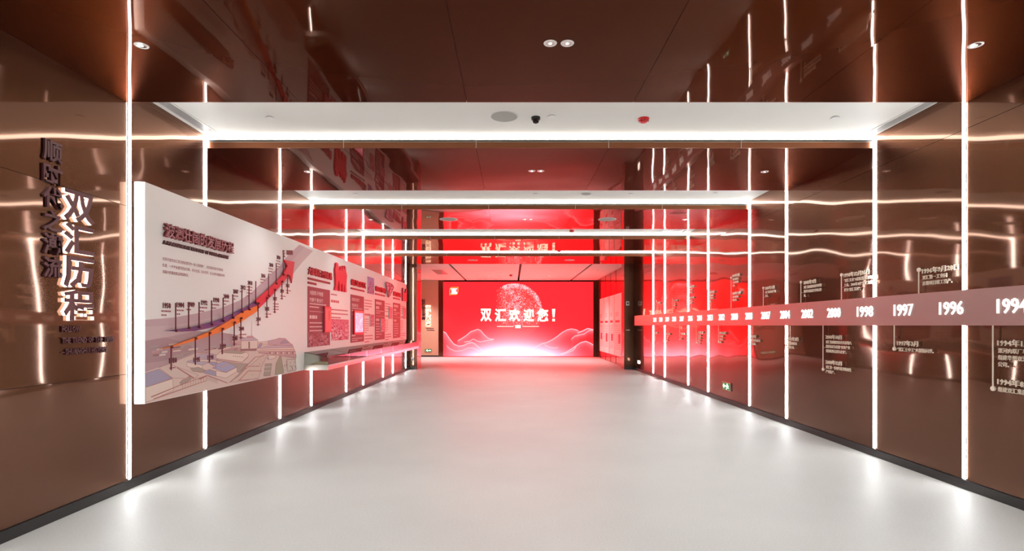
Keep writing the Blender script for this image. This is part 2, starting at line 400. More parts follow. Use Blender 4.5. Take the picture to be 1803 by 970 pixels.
    V = np.stack([X, np.full_like(X, SY), Z], -1).reshape(-1, 3)
    idx = np.arange(nx*nz).reshape(nz, nx); q = np.stack([idx[:-1,:-1], idx[:-1,1:], idx[1:,1:], idx[1:,:-1]], -1).reshape(-1, 4)
    me = bpy.data.meshes.new('display'); me.vertices.add(len(V)); me.vertices.foreach_set('co', V.astype('f').ravel())
    me.loops.add(q.size); me.loops.foreach_set('vertex_index', q.astype('i').ravel()); me.polygons.add(len(q)); me.polygons.foreach_set('loop_start', np.arange(0, q.size, 4, dtype='i'))
    me.update(calc_edges=True)
    ca = me.color_attributes.new('tint', 'FLOAT_COLOR', 'POINT'); ca.data.foreach_set('color', np.concatenate([R.reshape(-1,3), np.ones((nx*nz,1))], 1).astype('f').ravel())
    link('display', me, M_screen, r)
    for ch, a, b_ in (('双',846,865.5),('汇',871,891),('欢',896,915.5),('迎',921.5,940.5),('您',945.5,965.5)):
        x0, _, z0 = PF(a, 566, SY); x1, _, z1 = PF(b_, 543.5, SY)
        text('screen_character', ch, 'F', (x0, SY-.004, z0), x1-x0, z1-z0, M_scrtext, r, off=.027, res=2)
    x0, _, z0 = PF(972, 565.5, SY); x1, _, z1 = PF(977.5, 544, SY)
    m = MB(); c = (x0+x1)/2
    m.poly([(c-.035, SY-.004, z0+.16), (c+.035, SY-.004, z0+.16), (x1, SY-.004, z1), (x0, SY-.004, z1)]); m.poly([(c-.05, SY-.004, z0), (c+.05, SY-.004, z0), (c+.05, SY-.004, z0+.1), (c-.05, SY-.004, z0+.1)])
    m.build('exclamation_mark', M_scrtext, r, fixn=False)
    m = MB()
    for a, b_, t in ((875,904,.6),(920,949,.6)):
        x0, _, z0 = PF(a, 575, SY); x1, _, z1 = PF(b_, 575-t, SY); m.poly([(x0,SY-.004,z0),(x1,SY-.004,z0),(x1,SY-.004,z1),(x0,SY-.004,z1)])
    x0, _, z0 = PF(907.5, 577.5, SY); x1, _, z1 = PF(917, 572.5, SY)
    for k in range(4): m.box(x0+k*.056, x0+k*.056+.045, SY-.005, SY-.003, z0, z1)
    m.build('underline', M_scrtext, r)
    # emblem: white double-S mark in a golden leaf-cornered square
    def Q_(x, y): return PF(780+x/7.186, 495+y/7.186, SY-.006)
    outer = [(82,178),(80,120),(88,88),(108,74),(150,76),(195,72),(192,130),(186,158),(166,172),(120,172)]
    m = MB(); c_ = (137,124); inner = [(c_[0]+(x-c_[0])*.86, c_[1]+(y-c_[1])*.86) for x, y in outer]
    for i in range(len(outer)):
        j = (i+1) % len(outer); m.poly([Q_(*outer[i]), Q_(*outer[j]), Q_(*inner[j]), Q_(*inner[i])])
    m.build('emblem_frame', M_scrgold, r)
    m = MB()
    for q_ in ([(100,92),(182,92),(172,106),(150,106),(150,112),(168,118),(168,136),(178,142),(180,160),(98,160),(106,144),(122,140),(106,130),(106,116),(124,110),(98,104)],): m.poly([Q_(*p) for p in q_])
    m.build('emblem_mark', M_scrwhite, r)
screen()

# ---------------------------------------------------------------- long exhibition board on the left wall
BZ0, BZ1, BY0, BY1 = .671, 2.453, 4.33, 15.02
bd = empty('exhibition_board', (BX, (BY0+BY1)/2, BZ0), 'long white exhibition board with history mural and info panels on the left wall', 'display board')
box('board_body', XL+.016, BX, BY0, BY1, BZ0, BZ1, M_board, bd)
def flat(pts, d, name, m, parent, lift=.001):
    """outline given in photograph pixels, laid on the board face"""
    P = [Vector(PL(*p))+Vector((lift, 0, 0)) for p in pts]
    mb = MB(); (mb.prism(P, (d, 0, 0)) if d else mb.poly(P)); return mb.build(name, m, parent)
# printed mural (flat print: every patch has its own colour)
c3 = lambda x, y: (220+x/4.41, 500+y/4.41)
c6 = lambda x, y: (250+x/6.06, 520+y/6.06)
c7 = lambda x, y: (380+x/7.4625, 560+y/7.4625)
c5 = lambda x, y: (380+x/6.93, 430+y/6.93)
PR = []
def pr(pts, col): PR.append((pts, col))
LE = 255.3
U = [(LE,563),(302.8,559.4),(344.7,552),(386.7,543),(420.7,529.5),(444.5,513.6),(469.5,489),(495.4,466),(502.7,454.5),(517,440),(527.5,430.5)]
L1 = [(LE,575),(302,573),(345,566),(387,555),(421,541),(445,527),(470,505),(497,478),(512,462),(524,448),(537,435.2)]
L2 = [(LE,600),(302,592),(345,583),(387,570),(421,556),(450,544),(478,522),(500,500),(516,482),(532,462),(551,441.5)]
def band(a, b, col):
    for i in range(len(a)-1): pr([a[i], a[i+1], b[i+1], b[i]], col)
band(U, L1, (206,172,176)); band(L1, L2, (214,184,184))
pr([(LE,600),(302,592),(345,583),(387,585),(420,590),(446,600),(400,625),(340,640),(300,640),(LE,655)], (192,158,160))
pr([(LE,600),(290,594),(330,604),(345,618),(320,630),(LE,640)], (180,144,148))
pr([(420,590),(446,600),(455,612),(430,622),(400,625)], (214,188,184))
gr = (178,160,146); wl = (236,214,200); rf = (170,160,182); ln = (188,120,110); pk = (205,150,145); rd = (150,105,100)
def outl(q, col):
    pr(q, col)
    if len(q) < 4 or col in (ln, rd, pk): return
    x_ = [p[0] for p in q]; y_ = [p[1] for p in q]
    if (max(x_)-min(x_))*(max(y_)-min(y_)) < 25: return
    for i in range(len(q)):
        (ax, ay), (bx, by) = q[i], q[(i+1) % len(q)]; l_ = math.hypot(bx-ax, by-ay) or 1; nx_, ny_ = -(by-ay)/l_*.28, (bx-ax)/l_*.28
        pr([(ax-nx_, ay-ny_), (bx-nx_, by-ny_), (bx+nx_, by+ny_), (ax+nx_, ay+ny_)], (172,108,100))
def P6(pts, col): outl([c6(*p) for p in pts], col)
def P7(pts, col): outl([c7(*p) for p in pts], col)
# ground sheet of the drawing
pr([(LE,655),(300,640),(345,622),(400,610),(446,602),(470,600),(500,596),(515,612),(521,632),(521,653.5),(LE,710)], (226,200,188))
# far low buildings
for k in range(34):
    x = 262+rng.random()*185; y = 604+rng.random()*26-(x-262)*.05; w_ = 6+rng.random()*16; h_ = 1.4+rng.random()*2.4
    if x+w_ > 452: continue
    pr([(x,y),(x+w_,y-w_*.12),(x+w_,y-w_*.12+h_),(x,y+h_)], [wl, pk, gr, rd, (200,170,168)][k % 5])
    pr([(x,y),(x+w_*.5,y-h_*.9),(x+w_*1.3,y-w_*.12-h_*.7),(x+w_,y-w_*.12)], [rf, gr, (190,150,150)][k % 3])
# big shed lower left
P6([(34,830),(180,785),(322,885),(90,965),(34,975)], rf); P6([(90,965),(325,888),(335,1010),(100,1120),(34,1140),(34,985)], wl); P6([(88,962),(325,884),(325,891),(90,969)], ln)
P6([(180,770),(290,730),(600,850),(560,890),(322,880)], (224,200,188)); P6([(360,770),(380,768),(560,880),(545,888)], ln)
P6([(400,930),(500,860),(525,880),(520,900),(415,960)], gr); P6([(415,905),(500,862),(505,870),(420,915)], pk)
P6([(480,705),(600,670),(760,700),(640,745),(490,750)], (196,176,190)); P6([(478,712),(640,745),(640,790),(478,760)], wl)
P6([(510,780),(600,765),(680,800),(640,825),(540,810)], gr); P6([(650,815),(720,790),(835,830),(790,862),(660,830)], rf)
P6([(745,775),(830,735),(912,770),(905,820),(850,800)], rf); P6([(690,710),(760,700),(830,735),(760,752)], rf)
P6([(560,640),(700,610),(840,650),(800,690),(600,680)], (200,178,188)); P6([(600,680),(800,690),(800,712),(600,705)], wl)
P6([(600,890),(690,850),(700,858),(620,900)], ln); P6([(700,850),(910,930),(910,940),(700,862)], ln)
P6([(90,1080),(400,955),(690,850),(690,856),(400,964),(100,1090)], ln); P6([(120,1100),(690,905),(690,911),(130,1110)], ln)
for k in range(10): P6([(430+k*28,948-k*10),(434+k*28,947-k*10),(434+k*28,1000-k*10),(430+k*28,1001-k*10)], ln)
for k in range(7): P6([(690+k*17,870+k*5),(698+k*17,868+k*5),(702+k*17,905+k*6),(696+k*17,906+k*6)], (195,160,150))
# middle: white block with blue roof, courtyard, road
P7([(0,600),(130,565),(275,640),(130,715),(0,670)], (172,168,196)); P7([(60,640),(190,580),(200,585),(70,648)], wl); P7([(130,715),(275,645),(275,700),(130,790),(0,760),(0,690)], wl); P7([(128,712),(275,640),(275,647),(130,720)], ln)
P7([(0,545),(250,590),(420,600),(300,720),(275,700),(275,640),(130,570),(0,560)], gr)
P7([(0,490),(60,440),(420,450),(425,500),(340,580),(250,575),(0,530)], wl); P7([(60,440),(200,415),(390,445),(330,470),(80,455)], gr)
for k in range(6): P7([(228+k*24,492+k*3),(238+k*24,493+k*3),(238+k*24,505+k*3),(228+k*24,504+k*3)], rd)
P7([(0,527),(340,578),(420,505),(425,510),(342,586),(0,535)], ln)
P7([(330,290),(550,290),(545,400),(330,410)], wl); P7([(325,275),(470,232),(550,290),(330,300)], (200,178,188)); P7([(405,235),(485,232),(485,258),(405,262)], pk); P7([(425,310),(445,310),(445,400),(425,400)], rd)
P7([(320,405),(530,400),(530,430),(320,432)], rd); P7([(467,40),(470,40),(472,232),(466,232)], (205,160,155))
for k in range(5): P7([(200,300+k*26),(325,290+k*26),(325,302+k*26),(200,312+k*26)], [wl, pk, (200,176,182)][k % 3])
P7([(180,840),(620,480),(680,470),(600,640),(560,790),(300,835)], (222,194,180)); P7([(170,850),(300,760),(400,655),(385,650),(230,800)], gr)
P7([(320,700),(510,510),(640,490),(632,497),(516,518),(330,705)], ln); P7([(300,815),(420,690),(600,690),(600,698),(425,698),(310,820)], ln); P7([(400,632),(580,628),(580,636),(400,640)], ln)
P7([(285,815),(560,795),(560,803),(285,823)], ln)
P7([(645,600),(735,597),(712,755),(625,762)], gr); P7([(638,640),(728,636),(727,641),(637,646)], wl); P7([(630,695),(720,690),(719,695),(629,701)], wl)
P7([(835,500),(855,498),(890,700),(885,730),(775,748),(790,600)], (176,158,134))
P7([(530,410),(640,345),(1010,370),(1035,430),(560,440)], wl); P7([(545,400),(570,335),(610,330),(580,395)], rf); P7([(580,400),(650,365),(1000,345),(1020,385)], (204,178,186))
P7([(680,300),(780,280),(830,262),(910,268),(1000,350),(960,362),(690,350)], (206,170,176)); P7([(840,330),(900,285),(955,325),(860,335)], rf); P7([(560,438),(1040,432),(1052,500),(1050,530),(700,470),(560,460)], (206,160,158)); P7([(560,416),(1030,408),(1030,415),(560,424)], ln)
for k in range(14): P7([(700+k*25,445+(k%3)*6),(716+k*25,445+(k%3)*6),(716+k*25,470),(700+k*25,470)], [rd, wl, pk][k % 3])
P7([(680,485),(760,485),(790,505),(770,530),(690,545)], wl); P7([(682,483),(765,483),(765,489),(682,490)], ln); P7([(668,520),(690,505),(695,540),(670,545)], rf)
P7([(930,545),(1040,540),(1056,680),(940,700)], (230,206,194)); P7([(930,542),(1040,537),(1040,544),(930,549)], ln)
for k in range(26):
    x = 890+rng.random()*150; y = 560+rng.random()*120; P7([(x,y),(x+6+rng.random()*8,y-2),(x+5,y+14+rng.random()*14)], [rd, gr, ln][k % 3])
for k in range(12):
    x = 400+rng.random()*200; y = 560+rng.random()*180; P7([(x,y),(x+8,y),(x+6,y+16)], [rd, ln, gr][k % 3])
# small wash of coloured arrows above the mural done; write the print out
V = []; Fs = []; cols = []
for i, (pts, col) in enumerate(PR):
    pts = [(max(p[0], LE), min(p[1], 573+.2128*(CX-max(p[0], LE)))) for p in pts]
    b0 = len(V); V += [(BX+.0006+i*.000008, PL(*p)[1], min(max(PL(*p)[2], BZ0+.002), BZ1-.002)) for p in pts]; Fs.append(list(range(b0, len(V)))); cols += [(*lin(col), 1)]*len(pts)
me = bpy.data.meshes.new('mural_print'); me.from_pydata(V, [], Fs); ca = me.color_attributes.new('tint', 'FLOAT_COLOR', 'POINT'); ca.data.foreach_set('color', np.array(cols, 'f').ravel())
link('mural_print', me, M_mural, bd)

# headline
text('headline', '波澜壮阔的发展历程', 'L', (BX+.012, 4.55, 2.045), 1.11, .122, M_title, bd, off=.012, depth=.02, res=1)
box_s = text('headline_shadow', '波澜壮阔的发展历程', 'L', (BX+.0, 4.55, 2.045), 1.11, .122, M_maroon, bd, off=.013, depth=.019, res=1)
text('subtitle', 'A MAGNIFICENT HISTORY OF DEVELOPMENT', 'L', (BX, 4.545, 1.985), 1.05, .036, mat('dark_maroon', (70,22,26), .4), bd, off=.03, depth=.012, res=1)
text('paragraph', '', 'L', (BX+.002, 4.545, 1.852), .0298, .054, M_title, bd, off=.004,
     lines=['改革开放的双汇是河南省漯河市一家小型肉联厂，抢抓国家改革开放带来', '机遇，一步步从漯河走出河南、走向全国、走向世界，在公司万洲国际的带', '球最大的猪肉食品跨国集团。'])
# arrow ribbon in three colours
up = [(276.7,615),(294.4,610.4),(337.9,594.8),(362.9,584.4),(385.5,572.1),(407,559.4),(418.9,551),(449,537.4)]
lo = [(450.6,546.8),(419.5,566.9),(385.5,583.9),(362.9,591.8),(338,599.8),(294.8,611.9)]
flat(up+lo, .016, 'orange_ribbon', M_orange, bd, .012)
pu = [(285.8,582.3),(302.8,580.5),(325.4,577.5),(344.3,573.7),(366.3,568),(386.7,561.2),(403.7,554),(420,544.9),(432.5,539.6),(446.6,530.8),(450,537)]
pl_ = [(418.9,550.6),(407,559),(385.5,571.7),(375,575),(360.6,578.4),(338,582.7),(316,583.6),(300,583)]
flat(pu+pl_, .014, 'purple_ribbon', M_purple, bd, .011)
flat([(446,529.6),(466.6,511.5),(481,497.8),(494,484.1),(502.4,468.2),(496.6,457.4),(514.9,461),(509.9,498.5),(507,484.1),(501.2,489.2),(491.8,500.7),(479.6,513.7),(465.1,529.6),(451.7,542.8),(450,536.5)], .018, 'red_arrow', M_red, bd, .013)
# markers standing on the ribbon
top = [('1958',c3(365,147),c3(365,363),2),('1984',c3(467,143),c3(467,342),2),('1989',c3(549,140),c3(549,335),1),('1992',c3(647,127),c3(645,315),2),('1998',c3(738,107),c3(735,288),2),('2000',c3(814,80),c3(811,262),2),
       ('2007',c3(885,43),c3(882,217),2),('2012',c3(941,12),c3(937,197),1),('2013',c5(453,450),c5(445,715),4),('2016',c5(611,365),c5(606,630),2),('2018',c5(705,235),c5(700,480),3),('2020',c5(793,145),c5(787,370),4)]
bot = [('1938',c3(330,490),c3(330,668),1),('1995',c3(520,422),c3(520,628),0),('1998',c3(630,380),c3(630,608),0),('1999',c3(731,348),c3(731,545),1),('2003',c3(825,298),c3(825,480),1),('2004',c3(877,265),c3(877,428),2),('2014',c3(1012,150),c3(1015,325),1),
       ('2015',c5(590,655),c5(594,900),2),('2017',c5(688,555),c5(693,840),4),('2019',c5(776,455),c5(780,675),2),('2021',c5(845,380),c5(848,605),2)]
def rod(a, b_, m, r=.006, dot=None):
    mb = MB(); x, y, z0 = a; z1 = b_[2]; mb.box(x, x+.008, y-r, y+r, min(z0, z1), max(z0, z1))
    if dot: mb.lathe([(dot*.6, 0), (dot, .006), (dot, .018), (dot*.6, .022)], (x, y, b_[2]), 14, axis='x')
    return mb
def scrib(o, y0, z, w_, n, pitch, t, m, parent, side=1, X=BX+.002):
    """rows of print far too small to read: broken dashes"""
    mb = MB()
    for k in range(n):
        x = y0; lim = y0+w_*(1 if k < n-1 else .55)
        while x < lim:
            s_ = t*(1.2+random.random()*1.6); mb.poly([(X, x, z-k*pitch), (X, min(x+s_, lim), z-k*pitch), (X, min(x+s_, lim), z-k*pitch+t), (X, x, z-k*pitch+t)]); x += s_+t*.35
    o_ = mb.build(o, m, parent); o_['kind'] = 'stuff'; return o_
for yr, a, b_, n in top:
    A_, B_ = PL(*a), PL(*b_); A_ = (BX+.028, A_[1], A_[2]); B_ = (BX+.028, A_[1], B_[2])
    mk = rod(A_, B_, M_maroon, .0045, .011).build('year_marker', M_maroon, bd)
    text('year_numeral', yr, 'L', (BX+.001, A_[1]-.125, A_[2]-.050), .105, .048, M_maroon, mk, off=.03, depth=.004)
    if n: scrib('caption_print', A_[1]-.145, A_[2]-.080, .125, n, .034, .013, M_title, mk)
for yr, a, b_, n in bot:
    A_, B_ = PL(*a), PL(*b_); B_ = (BX+.028, A_[1], B_[2]); A_ = (BX+.028, A_[1], A_[2])
    mk = rod(B_, A_, M_maroon, .0045, .011).build('year_marker', M_maroon, bd)
    text('year_numeral', yr, 'L', (BX+.001, A_[1]+.02, B_[2]+.02+.034*n), .105, .048, M_maroon, mk, off=.03, depth=.004)
    if n: scrib('caption_print', A_[1]+.022, B_[2]+.008+.034*(n-1), .16, n, .034, .013, M_title, mk)
# little emblem at the arrow head
mb = MB()
for q_ in ([(812,70),(845,75),(828,100),(845,110),(830,128),(848,158),(815,155)],): mb.poly([Vector(PL(*c5(*p)))+Vector((.002,0,0)) for p in q_])
for k in range(3):
    a = PL(*c5(860+k*26, 125-k*0)); mb.poly([(BX+.002,a[1],a[2]),(BX+.002,a[1]+.07,a[2]),(BX+.002,a[1]+.07,a[2]+.06),(BX+.002,a[1],a[2]+.06)])
mb.build('emblem_print', M_maroon, bd)

# four information sections
secs = [(7.77,8.71,'大胆革新 开创新路',1.02,2), (9.83,10.71,'创新之路 双汇模式',.98,1), (11.58,12.45,'创新驱动 转型发展',.95,1), (13.34,14.19,'国际化 双汇新征程',.86,1)]
M_ttl = mat('red_title', (190,30,45), .35); M_bar = mat('dark_red_bar', (118,14,26), .4)
for i, (a, b_, ttl, tw, nb) in enumerate(secs):
    p = box('info_panel', BX, BX+.006, a, b_, .985, 1.868, M_info, bd); X = BX+.008
    text('panel_heading', '', 'L', (X, a+.06, 1.755), .0680, .105, M_pale, p, off=.02, lines=['大胆改革 多种经营', '敢想敢干 勇为天下']  if i == 0 else ['改革创新 模式转', '激励发展 强业']) if i < 2 else scrib('panel_heading', a+.06, 1.76, .5, 2, .10, .06, M_pale, p, X=X)
    scrib('panel_print', a+.06, 1.61, .7, 2, .045, .018, M_pale, p, X=X); 
    box('panel_rule', X-.001, X, a+.06, b_-.06, 1.505, 1.511, M_pale, p)
    if i != 1:
        scrib('panel_print', a+.06, 1.40, .55, 1, .05, .05, M_pale, p, X=X); scrib('panel_print', a+.06, 1.33, .52, 6, .058, .018, M_pale, p, X=X)
    else: scrib('panel_print', a+.06, 1.10, .4, 1, .05, .03, M_pale, p, X=X); scrib('panel_print', a+.06, 1.05, .7, 2, .035, .014, M_pale, p, X=X)
    text('section_title', ttl, 'L', (BX, a, 2.035), tw, .118, M_ttl, bd, off=.024, depth=.02)
    for k in range(nb): box('title_bar', BX, BX+.012, a, a+(tw*.92 if k == 0 else .33), 1.965-.062*k, 1.995-.062*k, M_bar, bd)
    # column of print to the right
    e = secs[i+1][0] if i < 3 else BY1
    scrib('side_print', b_+.06, 1.80, .55, 1 if i == 0 else 4, .06, .02, M_title, bd); 
    scrib('side_print', b_+.06, 1.68 if i == 0 else 1.50, min(.75, e-b_-.15), 1, .06, .04, M_title, bd)
    if i == 0: scrib('side_print', b_+.06, 1.55, .9, 3, .065, .022, M_title, bd)
    else:
        scrib('side_print', b_+.06, 1.42, .30, 7, .045, .014, M_title, bd); scrib('side_print', b_+.06, 1.08, .62, 3, .06, .02, M_title, bd)
# soft photo prints as patchwork
def picture(name, y0, y1, z0, z1, parent, pal, depth=.004, frame=None, nx=14, nz=18, X=BX, fig=False, fd=.03):
    o = box(name, X, X+depth, y0, y1, z0, z1, frame or M_white, parent)
    V = []; Fs = []; cc = []; x = X+depth+.001; bw = fd if frame else 0
    ys = np.linspace(y0+bw, y1-bw, nx+1); zs = np.linspace(z0+bw, z1-bw, nz+1); w_ = rng.random(nx); h0 = .35+.5*rng.random(nx)
    for i in range(nx):
        for j in range(nz):
            t = j/nz; v = (w_[i]*.6+.4*rng.random()) if t < h0[i] else .15+.2*rng.random()
            c = lin(pal[int(min(v, .999)*len(pal))]); b0 = len(V)
            V += [(x,ys[i],zs[j]),(x,ys[i+1],zs[j]),(x,ys[i+1],zs[j+1]),(x,ys[i],zs[j+1])]; Fs.append([b0,b0+1,b0+2,b0+3]); cc += [(*c,1)]*4
    me = bpy.data.meshes.new('photo_print'); me.from_pydata(V, [], Fs); ca = me.color_attributes.new('tint', 'FLOAT_COLOR', 'POINT'); ca.data.foreach_set('color', np.array(cc, 'f').ravel())
    link('photo_print', me, M_mural, o); return o
pal_p = [(225,60,85),(240,120,140),(250,170,180),(205,40,70),(245,200,205)]; pal_m = [(150,62,72),(165,90,98),(190,130,135),(120,48,58)]
picture('wide_photo', 8.78, 9.72, 1.05, 1.405, bd, pal_p, nx=26)
picture('factory_photo', 7.80, 8.66, .99, 1.20, bd, pal_m, depth=.008, nx=20, nz=8)
picture('pink_photo', 11.14, 11.46, 1.28, 1.53, bd, pal_p, .018)
picture('pink_photo', 12.02, 12.44, 1.16, 1.46, bd, pal_p, .02)
picture('pink_photo', 12.85, 13.2, 1.46, 1.74, bd, pal_p, .018)
picture('pink_photo', 14.5, 14.9, 1.48, 1.78, bd, pal_p, .015)
picture('skyline_photo', 10.97, 11.48, 1.955, 2.30, bd, [(150,135,190),(170,150,195),(120,70,110),(200,120,150)], .008)
fr = box('red_display_box', BX, BX+.03, 8.40, 8.70, 1.19, 1.60, mat('red_box', (215,70,85), .35), bd)
box('placard', BX+.03, BX+.033, 8.42, 8.68, 1.22, 1.57, mat('pink_placard', (235,110,120), .3), fr); box('metal_bar', BX+.033, BX+.040, 8.60, 8.62, 1.38, 1.54, mat('gold_strip', (255,190,110), .2, 1.), fr)
fb = box('framed_light_box', BX+.006, BX+.03, 9.98, 10.62, 1.13, 1.58, mat('red_frame', (200,30,45), .25), bd)
M_lit = mat('lit_pink_picture', (240,150,170), .4, emit=(255,150,175), es=.75, noise=.0)
box('lit_picture', BX+.03, BX+.032, 10.03, 10.55, 1.17, 1.54, M_lit, fb)
mb = MB()
for k in range(40):
    y = 10.05+random.random()*.46; z = 1.19+random.random()*.3; mb.poly([(BX+.033,y,z),(BX+.033,y+.015+random.random()*.03,z),(BX+.033,y+.02,z+.03+random.random()*.03)])
mb.build('picture_print', mat('pink_pattern', (255,205,215), .5, emit=(255,190,205), es=.8), fb)['kind'] = 'stuff'
# red raised hands cut-out
def cut(pts, name, m, d=.03): return flat(pts, d, name, m, bd, .004)
cA = lambda x, y: (535+x/10.776, 450+y/10.776)
cut([cA(*p) for p in [(552,655),(575,560),(568,400),(560,260),(575,190),(572,150),(590,130),(615,150),(622,200),(630,270),(640,290),(655,270),(665,250),(668,205),(680,200),(684,270),(692,300),(700,250),(702,195),(715,190),(722,240),(728,270),(740,250),(740,200),(752,192),(764,230),(768,300),(785,380),(775,500),(772,600),(776,695),(740,690),(735,560),(725,560),(722,686),(700,682),(695,545),(680,520),(672,560),(668,676),(640,670),(640,560),(630,470),(618,500),(610,580),(600,664)]], 'raised_hands_cutout', M_red)
cC = lambda x, y: (640+x/7.76, 475+y/7.76)
dm = [(292,172),(330,182),(375,200),(397,235),(385,265),(350,340),(325,375),(312,300),(300,230)]
cut([cC(*p) for p in dm], 'facet_cutout', mat('pale_rose_cut', (225,170,180), .4), .02)
mb = MB()
def seg(p, q, t=.012):
    a, b_ = Vector(PL(*cC(*p))), Vector(PL(*cC(*q))); d = (b_-a).normalized(); n = Vector((0, -d.z, d.y))*t; x = Vector((.026, 0, 0)); mb.prism([a-n+x, b_-n+x, b_+n+x, a+n+x], (.006, 0, 0))
for k in range(len(dm)): seg(dm[k], dm[(k+1) % len(dm)])
for p, q in (((300,230),(340,215)),((340,215),(397,235)),((340,215),(325,375)),((312,300),(345,265)),((345,265),(385,265)),((330,182),(340,215)),((375,200),(345,265)),((345,265),(325,375))): seg(p, q, .009)
mb.build('facet_lines', mat('plum_line', (130,60,90), .4), bd)
cut([cC(*p) for p in [(520,425),(520,300),(522,250),(530,245),(534,290),(545,310),(556,320),(562,290),(566,260),(574,262),(576,432)]], 'tower_cutout', mat('rose_red_paint', (205,50,80), .4))

# lettering on the bare left wall
X0 = XL+.0005
r = empty('wall_lettering', (X0, 3.52, 1.6), 'six dark raised Chinese characters in the left column on the bronze wall', 'wall sign')
for k, ch in enumerate('顺时代之潮流'): text('character', ch, 'L', (X0, 3.495, 2.380-.153*k), .148, .14, M_letter, r, off=.024, depth=.014, res=2)
r = empty('wall_lettering', (X0, 3.74, 1.33), 'four large glowing-edged Chinese characters on the bronze wall left of the white board', 'wall sign')
for k, ch in enumerate('双汇历程'):
    g = text('character', ch, 'L', (X0+.022, 3.640, 2.02-.229*k), .262, .213, M_letter, r, off=.022, depth=.008, res=2)
    text('glowing_side', ch, 'L', (X0, 3.640, 2.02-.229*k), .262, .213, M_glow, g, off=.023, depth=.0218, res=2)
r = empty('wall_lettering', (X0, 3.85, 1.1), 'three small dark English lines under the glowing characters on the bronze wall', 'wall sign')
for s_, y1, z in (('FOLLOW', 3.80, 1.254), ('THE TREND OF THE TIMES', 4.12, 1.176), ('– SHUANGHUI HISTORY', 4.05, 1.100)):
    text('text_line', s_, 'L', (XL+.001, 3.645, z), y1-3.645, .042, M_letter, r, off=.02, depth=.010, res=1)

# ---------------------------------------------------------------- shelf and glass cases under the board
CY = [7.64+1.0585*k for k in range(8)]; SX0, SX1 = BX, -2.605
sh = empty('display_shelf', (SX0, CY[0], .668), 'long narrow steel display shelf under the board, carrying the glass cases', 'shelf')
box('shelf_top', SX0+.0005, SX1, CY[0], CY[-1], .722, .742, mat('shelf_white', (232,214,210), .35), sh)
box('end_plate', SX0+.0005, SX1, CY[0]-.004, CY[0], .668, .742, M_steel, sh); box('front_apron', SX1-.012, SX1, CY[0], CY[-1], .668, .722, mat('satin_steel', (205,190,186), .25, 1.), sh); box('shelf_underside', SX0+.0005, SX1-.012, CY[0], CY[-1], .668, .68, M_steel, sh)
h_in, h_out, t = .914, .845, .005
def case(y0, y1, parent):
    def pane(name, pts, d):
        mb = MB(); mb.prism(pts, d); mb.mi = [0, 0]+[1]*len(pts); mb.build(name, [M_glass, M_edge], parent)
    xa, xb, z = SX0+.004, SX1-.004, .742; g = .008
    pane('end_pane', [(xa,y0+g,z),(xb,y0+g,z),(xb,y0+g,h_out),(xa,y0+g,h_in)], (0,t,0))
    pane('end_pane', [(xa,y1-g-t,z),(xb,y1-g-t,z),(xb,y1-g-t,h_out),(xa,y1-g-t,h_in)], (0,t,0))
    pane('front_pane', [(xb-t,y0+g+t,z),(xb-t,y1-g-t,z),(xb-t,y1-g-t,h_out-.001),(xb-t,y0+g+t,h_out-.001)], (t,0,0))
    pane('top_pane', [(xa,y0+g,h_in+.001),(xb,y0+g,h_out+.001),(xb,y1-g,h_out+.001),(xa,y1-g,h_in+.001)], (0,0,t))
wh = ['nearest', 'second nearest', 'third nearest', 'middle', 'third farthest', 'second farthest', 'farthest']
for k in range(7):
    if k == 0:
        gc0 = empty('glass_case', ((SX0+SX1)/2, CY[0], .742)); case(CY[0], CY[1], gc0); gc = gc0
    else: gc = dup(gc0, ((SX0+SX1)/2, CY[k], .742))
    tag(gc, '%s clear glass case with sloping top on the display shelf' % wh[k], 'display case', 'glass cases on the display shelf')
def placard(y, label, m=M_rose, w_=.34):
    o = MB(); o.prism([(SX0+.03,y,.745),(SX0+.22,y,.745),(SX0+.03,y,.87)], (0, w_, 0)); o = o.build('slanted_placard', m, None, (SX0+.1, y, .744)); tag(o, label, 'placard', 'placards in the glass cases')
    p_ = MB()
    for j in range(5):
        a = .1+j*.17; x_ = SX0+.22-.19*a; z_ = .745+.125*a+.0015; p_.poly([(x_+.0008,y+.03,z_),(x_+.0008,y+w_-.05-.03*(j%3),z_),(x_-.012,y+w_-.05-.03*(j%3),z_+.008),(x_-.012,y+.03,z_+.008)])
    p_.build('placard_print', M_pale, o)
for k in range(1, 7): placard(CY[k]+.55, 'slanted rose placard inside the %s glass case' % wh[k])
placard(CY[0]+.60, 'slanted rose placard inside the nearest glass case')
def book(y, x, label, w_=.30, a=.1):
    r = empty('open_book', (x, y, .744), label, 'book', 'documents in the glass cases')
    for s_ in (-1, 1):
        mb = MB(); prof = [(0, .012), (.02, .026), (.06, .024), (w_/2, .010), (w_/2, .003), (0, .003)]
        pts = [(x-.10, y+s_*p[0], .742+p[1]) for p in prof]; mb.prism(pts, (.20, 0, 0)); mb.build('page_block', M_paper, r)
        mb = MB()
        for j in range(7): mb.poly([(x-.08+j*.024, y+s_*.02, .742+.0285), (x-.08+j*.024+.008, y+s_*.02, .742+.0285), (x-.08+j*.024+.008, y+s_*.13, .742+.0145), (x-.08+j*.024, y+s_*.13, .742+.0145)])
        mb.build('page_print', mat('ink', (120,90,70), .6), r)
    box('cover', x-.105, x+.105, y-w_/2-.008, y+w_/2+.008, .7425, .745, mat('book_cover', (150,90,50), .5), r)
book(CY[0]+.25, SX0+.17, 'open book with aged pages lying in the nearest glass case')
for k in range(1, 7): book(CY[k]+.26, SX0+.20, 'open book lying in the %s glass case' % wh[k], .26)

